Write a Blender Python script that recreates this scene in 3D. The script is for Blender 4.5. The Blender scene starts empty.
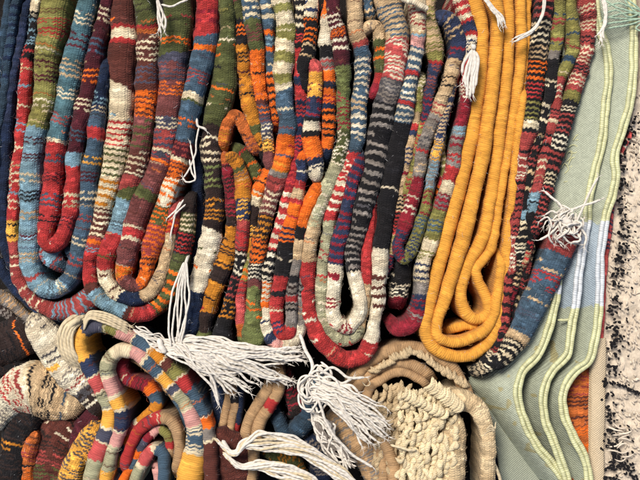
import bpy, math, random
import numpy as np

# ------------------------------------------------------------------ camera, sky, sun, exposure
C = bpy.context.scene
S = 0.002                 # metres in one picture unit
ZR = 85.0                 # height of the fold crowns above the table, in units
CAMH = 950.0

def P(x, y, z=0.0):
    return ((x - 320) * S, (240 - y) * S, (ZR + z) * S)

cam_d = bpy.data.cameras.new('camera')
cam = bpy.data.objects.new('camera', cam_d)
C.collection.objects.link(cam)
cam.location = (0, 0, (ZR + CAMH) * S)
cam_d.sensor_width = 36
cam_d.lens = 36 * CAMH / 640.0
cam_d.clip_start = 0.05
cam_d.clip_end = 200
C.camera = cam

SUN_EL, SUN_AZ = 58, -38        # soft sun from the top left of the picture
w = bpy.data.worlds.new('World'); C.world = w; w.use_nodes = True
nt = w.node_tree
bg = nt.nodes['Background']
sky = nt.nodes.new('ShaderNodeTexSky')
sky.sky_type = 'NISHITA'; sky.sun_disc = False
sky.sun_elevation = math.radians(SUN_EL); sky.sun_rotation = math.radians(SUN_AZ)
sky.air_density = 1.0; sky.dust_density = 3.0; sky.ozone_density = 0.6
nt.links.new(sky.outputs[0], bg.inputs[0]); bg.inputs[1].default_value = 0.10
sd = bpy.data.lights.new('sun', 'SUN'); sd.energy = 3.6; sd.angle = math.radians(18)
sd.color = (1.0, 0.93, 0.84)
so = bpy.data.objects.new('sun', sd); C.collection.objects.link(so)
so.location = (0.5, 1.0, 3)
so.rotation_euler = (math.radians(-(90 - SUN_EL)), 0, math.radians(-SUN_AZ))
C.view_settings.view_transform = 'Standard'; C.view_settings.look = 'None'
C.view_settings.exposure = 0.26; C.view_settings.gamma = 1

# ------------------------------------------------------------------ colours
def lin(c):
    c = np.array(c, float) / 255
    return np.where(c <= 0.04045, c / 12.92, ((c + 0.055) / 1.055) ** 2.4)
PAL = dict(
 R=(176,36,34), r=(158,56,50), C=(224,206,170), c=(190,158,112), W=(226,216,196), K=(26,24,26),
 k=(76,72,74), B=(42,52,80), b=(112,148,162), T=(68,104,112), s=(62,86,104), g=(78,82,38),
 G=(128,122,52), l=(106,114,56), M=(78,24,34), m=(92,44,34), n=(118,60,56), O=(214,98,20),
 Y=(222,160,62), y=(184,116,30), p=(196,72,68), u=(128,118,108), d=(48,34,30), e=(160,156,118),
 v=(212,148,54), t=(176,138,92), N=(24,38,64), x=(140,20,38), o=(176,92,40), P=(204,140,128),
 a=(70,70,86), q=(44,66,84))
def mute(c, s=0.86, g=0.86):
    c = lin(c); y = c @ np.array([.25, .6, .15]); return (y + (c - y) * s) * g
PAL = {k: mute(v, .98 if k in 'OYyvo' else .86, .9 if k in 'OYyvo' else .84) for k, v in PAL.items()}
PAL['w'] = lin((200, 188, 162))
PAL['W'] = lin((206, 199, 187)); PAL['C'] = lin((196, 180, 148))

# ------------------------------------------------------------------ materials
def nn(nt, t, **k):
    n = nt.nodes.new(t)
    for a, b in k.items(): setattr(n, a, b)
    return n
def M_(nt, op, a, b=None, c=None):
    n = nn(nt, 'ShaderNodeMath', operation=op)
    for i, v in enumerate((a, b, c)):
        if v is None: continue
        if isinstance(v, (int, float)): n.inputs[i].default_value = v
        else: nt.links.new(v, n.inputs[i])
    return n.outputs[0]
def cloth(name, mode, bump=0.6, fuzz=0.3, var=0.30, rough=0.9, flat=None, sheen=0.04, spec=0.2):
    m = bpy.data.materials.new(name); m.use_nodes = True
    nt = m.node_tree; L = nt.links.new
    bs = nt.nodes['Principled BSDF']
    bs.inputs['Roughness'].default_value = rough
    bs.inputs['Specular IOR Level'].default_value = spec
    bs.inputs['Sheen Weight'].default_value = sheen
    bs.inputs['Sheen Roughness'].default_value = 0.4
    uv = nn(nt, 'ShaderNodeUVMap'); uv.uv_map = 'weave'
    sp = nn(nt, 'ShaderNodeSeparateXYZ'); L(uv.outputs[0], sp.inputs[0])
    u, v = sp.outputs[0], sp.outputs[1]
    TAU = 2 * math.pi
    # slow drift of the weave so that rows are never ruler straight
    ns = nn(nt, 'ShaderNodeTexNoise'); ns.inputs['Scale'].default_value = 0.16; ns.inputs['Detail'].default_value = 2
    L(uv.outputs[0], ns.inputs['Vector'])
    drift = M_(nt, 'MULTIPLY', M_(nt, 'SUBTRACT', ns.outputs[0], 0.5), 1.8)
    if mode == 'kilim':          # weft beaten over ribs: slanted stitches, alternate on each rib
        fr = M_(nt, 'ABSOLUTE', M_(nt, 'SUBTRACT', M_(nt, 'FRACT', v), 0.5))
        par = M_(nt, 'MULTIPLY', M_(nt, 'FLOOR', v), 0.5)
        ph = M_(nt, 'ADD', M_(nt, 'ADD', M_(nt, 'DIVIDE', u, 2.3), M_(nt, 'MULTIPLY', fr, 1.1)), M_(nt, 'ADD', par, drift))
        h = M_(nt, 'MULTIPLY', M_(nt, 'SINE', M_(nt, 'MULTIPLY', ph, TAU)), 0.42)
        h = M_(nt, 'SUBTRACT', h, M_(nt, 'MULTIPLY', M_(nt, 'POWER', M_(nt, 'MULTIPLY', fr, 2.0), 3.0), 1.5))
    elif mode == 'wrap':         # yarn wrapped round an edge
        ph = M_(nt, 'ADD', M_(nt, 'ADD', M_(nt, 'DIVIDE', u, 2.1), M_(nt, 'MULTIPLY', v, 0.35)), drift)
        h = M_(nt, 'MULTIPLY', M_(nt, 'SINE', M_(nt, 'MULTIPLY', ph, TAU)), 0.7)
    elif mode == 'ply':          # twisted cotton cord
        ph = M_(nt, 'ADD', M_(nt, 'DIVIDE', u, 5.0), M_(nt, 'MULTIPLY', v, 0.4))
        h = M_(nt, 'MULTIPLY', M_(nt, 'SINE', M_(nt, 'MULTIPLY', ph, TAU)), 0.8)
    elif mode == 'twill':
        a = M_(nt, 'SINE', M_(nt, 'MULTIPLY', M_(nt, 'ADD', M_(nt, 'DIVIDE', u, 2.7), M_(nt, 'ADD', M_(nt, 'DIVIDE', v, 2.3), M_(nt, 'MULTIPLY', drift, .4))), TAU))
        b = M_(nt, 'SINE', M_(nt, 'MULTIPLY', M_(nt, 'SUBTRACT', M_(nt, 'DIVIDE', u, 2.7), M_(nt, 'DIVIDE', v, 2.3)), TAU))
        h = M_(nt, 'MULTIPLY', M_(nt, 'ADD', a, M_(nt, 'MULTIPLY', b, .7)), 0.6)
    else:                        # loose pile
        n2 = nn(nt, 'ShaderNodeTexNoise'); n2.inputs['Scale'].default_value = 0.45; n2.inputs['Detail'].default_value = 4
        L(uv.outputs[0], n2.inputs['Vector'])
        h = M_(nt, 'MULTIPLY', n2.outputs[0], 2.5)
    nf = nn(nt, 'ShaderNodeTexNoise'); nf.inputs['Scale'].default_value = 900; nf.inputs['Detail'].default_value = 3
    tc = nn(nt, 'ShaderNodeTexCoord'); L(tc.outputs['Object'], nf.inputs['Vector'])
    hh = M_(nt, 'ADD', h, M_(nt, 'MULTIPLY', nf.outputs[0], fuzz * 4))
    bp = nn(nt, 'ShaderNodeBump'); bp.inputs['Strength'].default_value = bump; bp.inputs['Distance'].default_value = 0.0013
    L(hh, bp.inputs['Height']); L(bp.outputs[0], bs.inputs['Normal'])
    # yarn colour: dye uneven from row to row and from place to place
    if flat is None:
        at = nn(nt, 'ShaderNodeAttribute'); at.attribute_name = 'dye'; col = at.outputs['Color']
    else:
        rg = nn(nt, 'ShaderNodeRGB'); rg.outputs[0].default_value = (*flat, 1); col = rg.outputs[0]
    mp = nn(nt, 'ShaderNodeMapping'); mp.inputs['Scale'].default_value = (0.42, 0.35, 1); L(uv.outputs[0], mp.inputs[0])
    n3 = nn(nt, 'ShaderNodeTexNoise'); n3.inputs['Scale'].default_value = 1.0; n3.inputs['Detail'].default_value = 3; L(mp.outputs[0], n3.inputs['Vector'])
    n4 = nn(nt, 'ShaderNodeTexNoise'); n4.inputs['Scale'].default_value = 26; n4.inputs['Detail'].default_value = 2; L(tc.outputs['Object'], n4.inputs['Vector'])
    val = M_(nt, 'ADD', M_(nt, 'MULTIPLY', M_(nt, 'SUBTRACT', n3.outputs[0], 0.5), var * 4), M_(nt, 'MULTIPLY', M_(nt, 'SUBTRACT', n4.outputs[0], 0.5), var * 1.5))
    val = M_(nt, 'ADD', val, M_(nt, 'MULTIPLY', M_(nt, 'SUBTRACT', nf.outputs[0], 0.5), var * 2.2))
    hs = nn(nt, 'ShaderNodeHueSaturation'); L(M_(nt, 'ADD', val, 1.0), hs.inputs['Value']); L(col, hs.inputs['Color'])
    hs.inputs['Saturation'].default_value = 1.0
    L(hs.outputs[0], bs.inputs['Base Color'])
    return m
MAT = {}
MAT['kilim'] = cloth('kilim_wool', 'kilim', 0.75)
MAT['wrap'] = cloth('wrapped_wool_edge', 'wrap', 0.42, fuzz=.45, var=.2)
MAT['twill'] = cloth('sage_twill', 'twill', 0.55, fuzz=.1, var=.10, rough=.6, spec=.4)
MAT['silk'] = cloth('silky_edge_cord', 'wrap', 0.34, fuzz=.2, var=.14, rough=.42, spec=.6)
MAT['ply'] = cloth('cotton_fringe', 'ply', 0.35, fuzz=.2, var=.08, rough=.8)
MAT['pile'] = cloth('wool_pile', 'pile', 0.5, fuzz=.5, var=.16)
MAT['yarn'] = cloth('soft_yarn', 'wrap', 0.55, fuzz=.6, var=.2)
MAT['ground'] = cloth('dark_table_cloth', 'twill', 0.3, flat=(0.012, 0.01, 0.009), spec=.1, sheen=0)

# ------------------------------------------------------------------ mesh helpers
rng = np.random.default_rng(7)
ROOT = {}
def make(name, V, F, uv, col, mat, parent, label=None, kind=None):
    me = bpy.data.meshes.new(name)
    V = np.asarray(V, np.float32); F = np.asarray(F, np.int32)
    me.vertices.add(len(V)); me.vertices.foreach_set('co', V.ravel())
    me.loops.add(F.size); me.loops.foreach_set('vertex_index', F.ravel())
    me.polygons.add(len(F)); me.polygons.foreach_set('loop_start', np.arange(0, F.size, 4, dtype=np.int32))
    me.update(calc_edges=True)
    me.polygons.foreach_set('use_smooth', np.ones(len(F), bool))
    ul = me.uv_layers.new(name='weave')
    ul.data.foreach_set('uv', np.asarray(uv, np.float32)[F.ravel()].ravel())
    if col is not None:
        a = me.color_attributes.new('dye', 'FLOAT_COLOR', 'POINT')
        c4 = np.ones((len(V), 4), np.float32); c4[:, :3] = col
        a.data.foreach_set('color', c4.ravel())
    me.materials.append(MAT[mat]); me.validate()
    o = bpy.data.objects.new(name, me); C.collection.objects.link(o)
    if parent is not None:
        o.parent = parent
        o.matrix_parent_inverse = parent.matrix_world.inverted()
    if label: o['label'] = label
    if kind: o['kind'] = kind
    return o
def world(x, y, z):
    return np.stack([(x - 320) * S, (240 - y) * S, (ZR + z) * S], -1)
def gridfaces(n, m, base=0):
    i = np.arange(n - 1)[:, None] * m + np.arange(m - 1)[None, :]
    return np.stack([i, i + 1, i + m + 1, i + m], -1).reshape(-1, 4) + base
def spline(pts, step):
    """Catmull-Rom through rows (x, y, w, z ...) resampled evenly by length"""
    p = np.array([list(q) for q in pts], float)
    q = np.vstack([2 * p[0] - p[1], p, 2 * p[-1] - p[-2]])
    out = []
    for i in range(1, len(q) - 2):
        d = np.hypot(*(q[i + 1, :2] - q[i, :2])); k = max(4, int(d / 1.0))
        t = np.linspace(0, 1, k, endpoint=False)[:, None]
        a, b, c, e = q[i - 1], q[i], q[i + 1], q[i + 2]
        # finite-difference tangents scaled for uneven spacing
        d0 = max(np.hypot(*(b - a)[:2]), 1e-3); d1 = max(d, 1e-3); d2 = max(np.hypot(*(e - c)[:2]), 1e-3)
        m1 = ((b - a) / d0 * d1 + (c - b) / d1 * d0) / (d0 + d1) * d1
        m2 = ((c - b) / d1 * d2 + (e - c) / d2 * d1) / (d1 + d2) * d1
        out.append((2*t**3-3*t**2+1)*b + (t**3-2*t**2+t)*m1 + (-2*t**3+3*t**2)*c + (t**3-t**2)*m2)
    out.append(p[-1:]); q = np.vstack(out)
    s = np.concatenate([[0], np.cumsum(np.hypot(np.diff(q[:, 0]), np.diff(q[:, 1])))])
    n = max(4, int(s[-1] / step)); t = np.linspace(0, s[-1], n)
    return np.stack([np.interp(t, s, q[:, j]) for j in range(q.shape[1])], 1), t
def wob(t, scale, r):
    return sum(np.sin(t / (scale * k) + r.uniform(0, 6.28)) * k for k in (0.35, 0.6, 1.0)) / 1.95
def hash2(i, j, seed):
    return np.modf(np.abs(np.sin(i * 12.9898 + j * 78.233 + seed * 3.717) * 43758.5453))[0]
def vnoise(x, y, seed):
    xi, yi = np.floor(x), np.floor(y); fx, fy = x - xi, y - yi
    fx = fx * fx * (3 - 2 * fx); fy = fy * fy * (3 - 2 * fy)
    return (hash2(xi, yi, seed) * (1 - fx) + hash2(xi + 1, yi, seed) * fx) * (1 - fy) + \
           (hash2(xi, yi + 1, seed) * (1 - fx) + hash2(xi + 1, yi + 1, seed) * fx) * fy

def dye(spec, path, s, ss, vv, rib, seed):
    """colour of every vertex from a band list such as 'G=17 G/R*3=28 x~C=x40'"""
    toks = spec.split(); cur = 0; L0 = 0.0; jobs = []
    for t in toks:
        if '=' in t: body, mk = t.split('=')
        else: body, mk = t, None
        if mk is None: L1 = 1e6
        elif mk[0] == '+': L1 = L0 + float(mk[1:])
        else:
            ax = 0 if mk[0] == 'x' else 1
            val = float(mk[1:]) if mk[0] == 'x' else float(mk)
            d = path[cur:, ax] - val
            k = np.nonzero(np.sign(d[1:]) != np.sign(d[0]))[0]
            L1 = s[cur + k[0]] if len(k) else L0 + 8
        jobs.append((body, L0, L1)); L0 = L1; cur = min(len(s) - 2, int(np.searchsorted(s, min(L1, s[-1]))))
    ribn = vv / rib
    fr = np.abs(ribn - np.floor(ribn) - 0.5)
    jit = (hash2(np.floor(ribn), np.floor(ss / 40), seed) - 0.5) * 1.2
    e = ss + (fr - 0.25) * 3.0 + jit + (vnoise(ss / 14, ribn * 0.4, seed) - 0.5) * 4.0
    out = np.zeros(ss.shape + (3,)); out[:] = PAL[jobs[-1][0][0]]
    w = vv.max() - vv.min(); vf = (vv - vv.min()) / max(w, 1e-3)
    for body, a, b in jobs:
        m = (e >= a) & (e < b)
        if a == 0: m |= e < 0
        c0 = PAL[body[0]]
        if len(body) == 1:
            out[m] = c0
            if b - a > 11 and b < 1e5 and body in 'sTbRrnmMOoygGlBxuce' and rib < 10:    # odd rows of other yarn
                row = np.floor((e - a) / 3.4); f = (e - a) / 3.4 - row
                hr = hash2(row, row * 0 + a, seed)
                for lo, hi, cc in ((0, .09, 'd'), (.09, .16, 'c'), (.16, .24, 'm'), (.24, .31, 'a'), (.31, .36, 'o'), (.36, .40, 'C')):
                    k = m & (f > .35) & (f < .78) & (hr >= lo) & (hr < hi) & (vnoise(ribn * .5, row * 6.1, seed + 11) > .5)
                    out[k] = out[k] * .25 + PAL[cc] * .75
            continue
        op, c1 = body[1], PAL[body[2]]
        n = int(body.split('*')[1]) if '*' in body else None
        out[m] = c0
        if op == '/':
            Lb = b - a
            if n is None: n = max(1, round(Lb / 5.2))
            ph = (e - a) / (Lb / n)
            row = np.floor(ph); f = ph - row
            broke = vnoise(ribn * 0.45, row * 5.1, seed + 3) > 0.16
            k = m & (np.abs(f - 0.5) < 0.20 + 0.07 * (vnoise(ribn * .8, row * 3.3, seed) - .5)) & broke
            out[k] = c1
        elif op == '~':
            row = np.floor((e - a) / 4.0); f = (e - a) / 4.0 - row
            k = m & (f > 0.3) & (f < 0.82) & (vnoise(ribn * 0.55, row * 7.7, seed + 5) > 0.42)
            out[k] = c1
        elif op == ':':
            row = np.floor((e - a) / 9.0); f = (e - a) / 9.0 - row
            k = m & (np.abs(f - .3 - .4 * hash2(row, row, seed)) < 0.13) & (vnoise(ribn * 0.5, row * 9.1, seed + 9) > 0.55)
            out[k] = c1
        elif op == '\\':
            k = m & ((e - a) / (b - a) > vf * 1.6 - .3); out[k] = c1
        elif op == '&':
            k = m & ((e - a) / (b - a) > 1.3 - vf * 1.6); out[k] = c1
        elif op == '.':      # a single thin line in the middle of the band
            k = m & (np.abs((e - a) / (b - a) - .5) < .5 * min(1, 2.0 / (b - a))) & (vnoise(ribn * .6, row0 := a * 1.7, seed) > .22)
            out[k] = c1
    # every pass of yarn has its own strength of dye
    rowv = hash2(np.floor(e / 2.5), np.floor(ribn / 3.0 + hash2(np.floor(e / 2.5), 1.0, seed) * 3), seed + 1)
    ab = vnoise(e / 6.0, ribn * .12, seed + 21)[..., None]
    out *= 1 + (ab - .5) * np.array([.26, .34, .42]) * (1 if rib < 4.9 else .45)
    stitch = hash2(np.floor(e / 2.5), np.floor(ribn), seed + 8)
    out *= ((0.70 + 0.36 * rowv + .44 * stitch ** 2) if rib < 4.9 else (.84 + .26 * rowv + .1 * stitch))[..., None]
    if rib < 4.9: out *= (1 + (stitch > .93) * .25)[..., None]
    return out

nseed = [0]
def fold(parent, pts, spec, z=0, D=62, mat='kilim', rib=3.7, name='fold', cap=0.6, step=0.9, taper=(0, 0), wobble=1.0, crumple=1.0, label=None, hair=1.0):
    nseed[0] += 1; seed = nseed[0]; r = np.random.default_rng(seed)
    if D >= 28: D = ZR + z - 3        # the folds stand on the table
    pts = [(p[0], p[1], p[2], (p[3] if len(p) > 3 else 0)) for p in pts]
    pa, s = spline(pts, step)
    x, y, w, dz = pa.T
    tx, ty = np.gradient(x), np.gradient(y); l = np.hypot(tx, ty) + 1e-9; tx /= l; ty /= l
    nx, ny = -ty, tx
    lat = (wob(s, 17, r) * .8 + (vnoise(s / 7, s * 0, seed) - .5) * 1.3) * wobble
    x = x + nx * lat; y = y + ny * lat
    w = w * (1.01 + (0.035 * wob(s, 13, r) + .055 * (vnoise(s / 6, s * 0 + 3, seed) - .5)) * wobble)
    zz = z + dz + 2.2 * wob(s, 22, r) * wobble
    L = s[-1]
    if taper[0]:
        f = np.clip(s / taper[0], 0, 1); w = w * np.sqrt(1 - (1 - f) ** 2 + 1e-4); zz = zz - (1 - f) ** 2 * taper[0] * .7
    if taper[1]:
        f = np.clip((L - s) / taper[1], 0, 1); w = w * np.sqrt(1 - (1 - f) ** 2 + 1e-4); zz = zz - (1 - f) ** 2 * taper[1] * .7
    # ends inside the picture tuck down between their neighbours
    for end in (0, 1):
        q = pts[-end]
        if not taper[end] and -8 < q[0] < 650 and -8 < q[1] < 488:
            f = np.clip((L - s if end else s) / 18, 0, 1); zz = zz - (1 - f) ** 2 * 26; w = w * (.72 + .28 * np.sqrt(f))
    wm = np.median(w)
    na = max(9, int(wm * 1.45 / 0.8)); a = np.linspace(-math.pi / 2, math.pi / 2, na)
    sa, ca = np.sin(a), np.cos(a)
    sa = np.sign(sa) * np.abs(sa) ** .84; ca = np.clip(ca, 0, 1) ** .84
    latp = np.concatenate([[-.80, -.88, -.96], sa, [.96, .88, .80]])
    up = np.concatenate([[0, 0, 0], ca, [0, 0, 0]])
    down = np.concatenate([[1, .45, .12], np.zeros(na), [.12, .45, 1]])
    v = np.concatenate([[-wm * .72 - 30, -wm * .72 - 12, -wm * .72 - 4], a / math.pi * wm * 1.45, [wm * .72 + 4, wm * .72 + 12, wm * .72 + 30]])
    nl = np.concatenate([[-1] * 3, sa, [1] * 3]); nz = np.concatenate([[0] * 3, ca, [0] * 3])
    n, m = len(s), len(v)
    ss = np.repeat(s[:, None], m, 1); vv = np.repeat(v[None, :], n, 0)
    W = w[:, None] / 2
    H = W * 2 * cap
    ribh = 0.8 * (np.abs(np.cos(math.pi * vv / rib)) - .6) if mat == 'kilim' else 0 * ss
    crm = (vnoise(ss / 7, vv / 6, seed) - .5) * 1.5 * crumple + (vnoise(ss / 24, vv / 14, seed + 2) - .5) * 2.6 * crumple
    bump = ribh + crm
    latx = latp[None, :] * W + nl[None, :] * bump
    zt = zz[:, None] - H + up[None, :] * H - down[None, :] * np.maximum(D - H, 3) + nz[None, :] * bump
    X = x[:, None] + nx[:, None] * latx; Y = y[:, None] + ny[:, None] * latx
    V = world(X, Y, zt).reshape(-1, 3)
    spec = spec.replace('W', 'w')      # undyed wool is duller than the cotton fringe
    col = dye(spec, pa, s, ss, vv, rib, seed).reshape(-1, 3)
    uv = np.stack([ss, vv / (rib if mat == 'kilim' else 4.0)], -1).reshape(-1, 2)
    F = gridfaces(n, m)
    # close both ends
    e0 = np.array([[i, m - 1 - i, m - 2 - i, i + 1] for i in range(m // 2 - 1)])[:, ::-1]
    F = np.vstack([F, e0, e0[:, ::-1] + (n - 1) * m])
    # loose fibres standing off the wool
    nh = int(s[-1] * wm / 20 * hair); k = 5
    if nh > 3:
        i = r.integers(2, n - 2, nh); j = r.integers(4, m - 4, nh)
        root = np.stack([X[i, j], Y[i, j], zt[i, j]], -1)
        nrm = np.stack([nx[i] * nl[j], ny[i] * nl[j], nz[j]], -1)
        dr = r.normal(0, 1, (nh, 3)); dr -= (dr * nrm).sum(1)[:, None] * nrm; dr /= np.linalg.norm(dr, axis=1)[:, None]
        dr2 = np.cross(nrm, dr); ln = (1.2 + 4.5 * r.uniform(0, 1, nh) ** 2)[:, None]; lift = r.uniform(.2, 1.0, nh)[:, None]; cu = r.normal(0, .35, nh)[:, None]
        t = np.linspace(0, 1, k)
        pts_ = root[:, None] + dr[:, None] * (ln * t)[..., None] + dr2[:, None] * (cu * ln * t * t)[..., None] + nrm[:, None] * (lift * ln * .5 * np.sin(t * 2.4))[..., None]
        rad = np.array([.12, .11, .1, .08, .04])
        ths = np.array([0, 2.09, 4.19, 6.283])
        ring = pts_[:, :, None] + (dr2[:, None, None] * np.cos(ths)[None, None, :, None] + nrm[:, None, None] * np.sin(ths)[None, None, :, None]) * rad[None, :, None, None]
        HV = world(ring[..., 0], ring[..., 1], ring[..., 2]).reshape(-1, 3)
        HF = (gridfaces(k, 4)[None] + (np.arange(nh) * k * 4)[:, None, None]).reshape(-1, 4) + len(V)
        hc = np.repeat(np.where(r.uniform(0, 1, (nh, 1)) < .07, .6, col.reshape(n, m, 3)[i, j] * .85 + .06), k * 4, 0)
        V = np.vstack([V, HV]); F = np.vstack([F, HF]); col = np.vstack([col, hc]); uv = np.vstack([uv, np.zeros((len(HV), 2))])
    return make(name, V, F, uv, col, mat, parent, label)

def tube(parent, pts, r, spec='W', mat='ply', name='cord', seg=8, step=1.6, taper=True, fray=0, wig=0.5, label=None):
    """round cord through (x, y, z) points"""
    nseed[0] += 1; seed = nseed[0]; g = np.random.default_rng(seed)
    pa, s = spline([(p[0], p[1], p[2] if len(p) > 2 else 0, 0) for p in pts], step)
    x, y, z = pa[:, 0], pa[:, 1], pa[:, 2]
    x = x + wob(s, 6, g) * wig; y = y + wob(s, 6, g) * wig; z = z + wob(s, 9, g) * wig
    lists = [(x, y, z, np.full(len(x), r), s)]
    if fray:
        dx, dy = x[-1] - x[-4], y[-1] - y[-4]; l = math.hypot(dx, dy) + 1e-6
        base = math.atan2(dy, dx)
        for i in range(fray):
            an = base + g.uniform(-.38, .38); ln = g.uniform(3, 9); bend = g.uniform(-.8, .8)
            t = np.linspace(0, 1, 5)
            fx = x[-1] + np.cos(an + bend * t) * ln * t - .5 * dx / l; fy = y[-1] + np.sin(an + bend * t) * ln * t - .5 * dy / l
            fz = z[-1] + g.uniform(-2, 1) * t
            lists.append((fx, fy, fz, r * np.array([.42, .26, .2, .15, .08]), t * ln))
    Vs, Fs, Us = [], [], []; base = 0
    for x, y, z, rr, s in lists:
        p = np.stack([x, y, z], 1); T = np.gradient(p, axis=0); T /= np.linalg.norm(T, axis=1)[:, None] + 1e-9
        A = np.cross(T, [0, 0, 1.0]); A /= np.linalg.norm(A, axis=1)[:, None] + 1e-9
        B = np.cross(A, T)
        n = len(x); th = np.linspace(0, 2 * math.pi, seg + 1)
        rr = rr.copy()
        if taper: rr[0] *= .35; rr[-1] *= .35
        ring = p[:, None] + (A[:, None] * np.cos(th)[None, :, None] + B[:, None] * np.sin(th)[None, :, None]) * rr[:, None, None]
        Vs.append(world(ring[..., 0], ring[..., 1], ring[..., 2]).reshape(-1, 3))
        Fs.append(gridfaces(n, seg + 1, base)); base += n * (seg + 1)
        Us.append(np.stack([np.repeat(s[:, None], seg + 1, 1), np.repeat(th[None] / (2 * math.pi) * 2.5, n, 0)], -1).reshape(-1, 2))
    V = np.vstack(Vs); c = np.tile(PAL[spec[0]] * g.uniform(.9, 1.06), (len(V), 1))
    if ' ' in spec or '=' in spec:
        n = len(pa); ssg = np.repeat(pa[:, 0][:, None] * 0 + np.linspace(0, lists[0][4][-1], n)[:, None], seg + 1, 1)
        vvg = np.repeat(np.linspace(-3, 3, seg + 1)[None], n, 0)
        c[:n * (seg + 1)] = dye(spec, pa, lists[0][4], ssg, vvg, 60.0, seed).reshape(-1, 3)
    return make(name, V, np.vstack(Fs), np.vstack(Us), c, mat, parent, label)

def sheet(parent, A, B, zA, zB, colf, mat='twill', name='panel', thick=3, rise=1.0, bow=0.0, res=1.2, bumpf=None, label=None):
    """cloth spanned between curve A (left) and curve B (right), with real thickness"""
    pa, sa = spline([(p[0], p[1], 0, 0) for p in A], res); n = len(sa)
    pb, sb = spline([(p[0], p[1], 0, 0) for p in B], res)
    t = np.linspace(0, 1, n); pb = np.stack([np.interp(t, sb / sb[-1], pb[:, j]) for j in (0, 1)], 1); pa = pa[:, :2]
    wid = np.median(np.hypot(*(pb - pa).T)); m = max(6, int(wid / res)); q = np.linspace(0, 1, m)
    X = pa[:, None, 0] * (1 - q) + pb[:, None, 0] * q; Y = pa[:, None, 1] * (1 - q) + pb[:, None, 1] * q
    za = zA(Y[:, :1]) if callable(zA) else zA + 0 * Y[:, :1]
    Z = za + (zB - za) * q[None] ** rise + bow * np.sin(q * math.pi)[None]
    Z = Z + (vnoise(X / 30, Y / 30, 5) - .5) * 3
    if bumpf is not None: Z = Z + bumpf(X, Y)
    top = world(X, Y, Z).reshape(-1, 3); bot = world(X, Y, Z - thick).reshape(-1, 3)
    F = gridfaces(n, m); N = n * m
    i = np.arange(n - 1) * m; j = np.arange(m - 1)
    rim = [np.stack([i, i + m, i + m + N, i + N], -1), np.stack([i + m - 1 + m, i + m - 1, i + m - 1 + N, i + 2 * m - 1 + N], -1),
           np.stack([j + 1, j, j + N, j + 1 + N], -1), np.stack([j + (n-1)*m, j + 1 + (n-1)*m, j + 1 + (n-1)*m + N, j + (n-1)*m + N], -1)]
    F = np.vstack([F, F[:, ::-1] + N] + rim)
    col = colf(X, Y); col = np.vstack([col.reshape(-1, 3)] * 2)
    uv = np.stack([X, Y], -1).reshape(-1, 2); uv = np.vstack([uv, uv])
    return make(name, np.vstack([top, bot]), F, uv, col, mat, parent, label)

def blobs(parent, items, name, mat='pile', label=None, kind=None):
    """yarn tufts: (x, y, z, length, width, angle, bend, colour); one mesh"""
    Vs, Fs, Us, Cs = [], [], [], []; base = 0; g = np.random.default_rng(3)
    k, sg = 7, 7
    for (x, y, z, ln, wd, an, bend, c) in items:
        t = np.linspace(0, 1, k); prof = (1 - np.abs(2 * t - 1) ** 3) ** .5 * .97 + .03
        d = (t - .5) * ln; side = bend * np.sin(t * math.pi)
        cx = x + np.cos(an) * d - np.sin(an) * side; cy = y + np.sin(an) * d + np.cos(an) * side
        cz = z + wd * .5 * np.sin(t * math.pi)
        th = np.linspace(0, 2 * math.pi, sg + 1)
        ox = -np.sin(an) * np.cos(th); oy = np.cos(an) * np.cos(th); oz = np.sin(th)
        R = (prof * wd / 2)[:, None]
        V = world(cx[:, None] + ox * R, cy[:, None] + oy * R, cz[:, None] + oz * R)
        Vs.append(V.reshape(-1, 3)); Fs.append(gridfaces(k, sg + 1, base)); base += k * (sg + 1)
        Us.append(np.stack([np.repeat(d[:, None], sg + 1, 1) + x, np.repeat(th[None], k, 0) * wd * .4 + y], -1).reshape(-1, 2))
        Cs.append(np.tile(np.asarray(c) * g.uniform(.8, 1.12), (k * (sg + 1), 1)))
    return make(name, np.vstack(Vs), np.vstack(Fs), np.vstack(Us), np.vstack(Cs), mat, parent, label, kind)

def rug(name, label, cat, x, y, group=None):
    o = bpy.data.objects.new(name, None); C.collection.objects.link(o)
    o.location = ((x - 320) * S, (240 - y) * S, 0); o.empty_display_size = .05
    o['label'] = label; o['category'] = cat
    if group: o['group'] = group
    bpy.context.view_layer.update()
    return o
GT = 'kilims folded in the upper row'
GB = 'rugs bundled in the lower row'

# ------------------------------------------------------------------ the table under everything
gx = np.linspace(-900, 1540, 30); gy = np.linspace(-700, 1180, 30)
X, Y = np.meshgrid(gx, gy)
V = np.stack([(X - 320) * S, (240 - Y) * S, X * 0], -1).reshape(-1, 3)
g = make('ground', V, gridfaces(30, 30)[:, ::-1], np.stack([X, Y], -1).reshape(-1, 2), None, 'ground', None, kind='structure')

# ------------------------------------------------------------------ upper row, left to right
# dark blue rug at the left edge
R1 = rug('folded_rug', 'plain dark blue rug, leftmost of the upper row, curving under the red and blue kilim', 'rug', 12, 150)
fold(R1, [(26,-12,10),(21,8,10),(16,30,9),(11,60,10),(6,90,10),(1,125,10),(-2,170,12),(-3,215,14),(1,250,15),(12,276,15),(30,298,15),(50,314,15),(72,324,14)], 'N=20 B/N*12=120 N', z=-14)
fold(R1, [(14,-12,10),(9,10,9),(5,40,9),(0,75,9),(-6,120,10),(-12,200,10)], 'q/N*9=80 q', z=-12)
fold(R1, [(3,-12,9),(-2,30,9),(-8,80,9)], 'q', z=-16)
fold(R1, [(12,70,12),(9,120,12),(7,170,12),(5,215,12)], 'N', z=-26)
fold(R1, [(-12,262,12),(2,285,12),(22,305,12),(42,322,12),(60,332,12)], 'N', z=-24)

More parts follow.
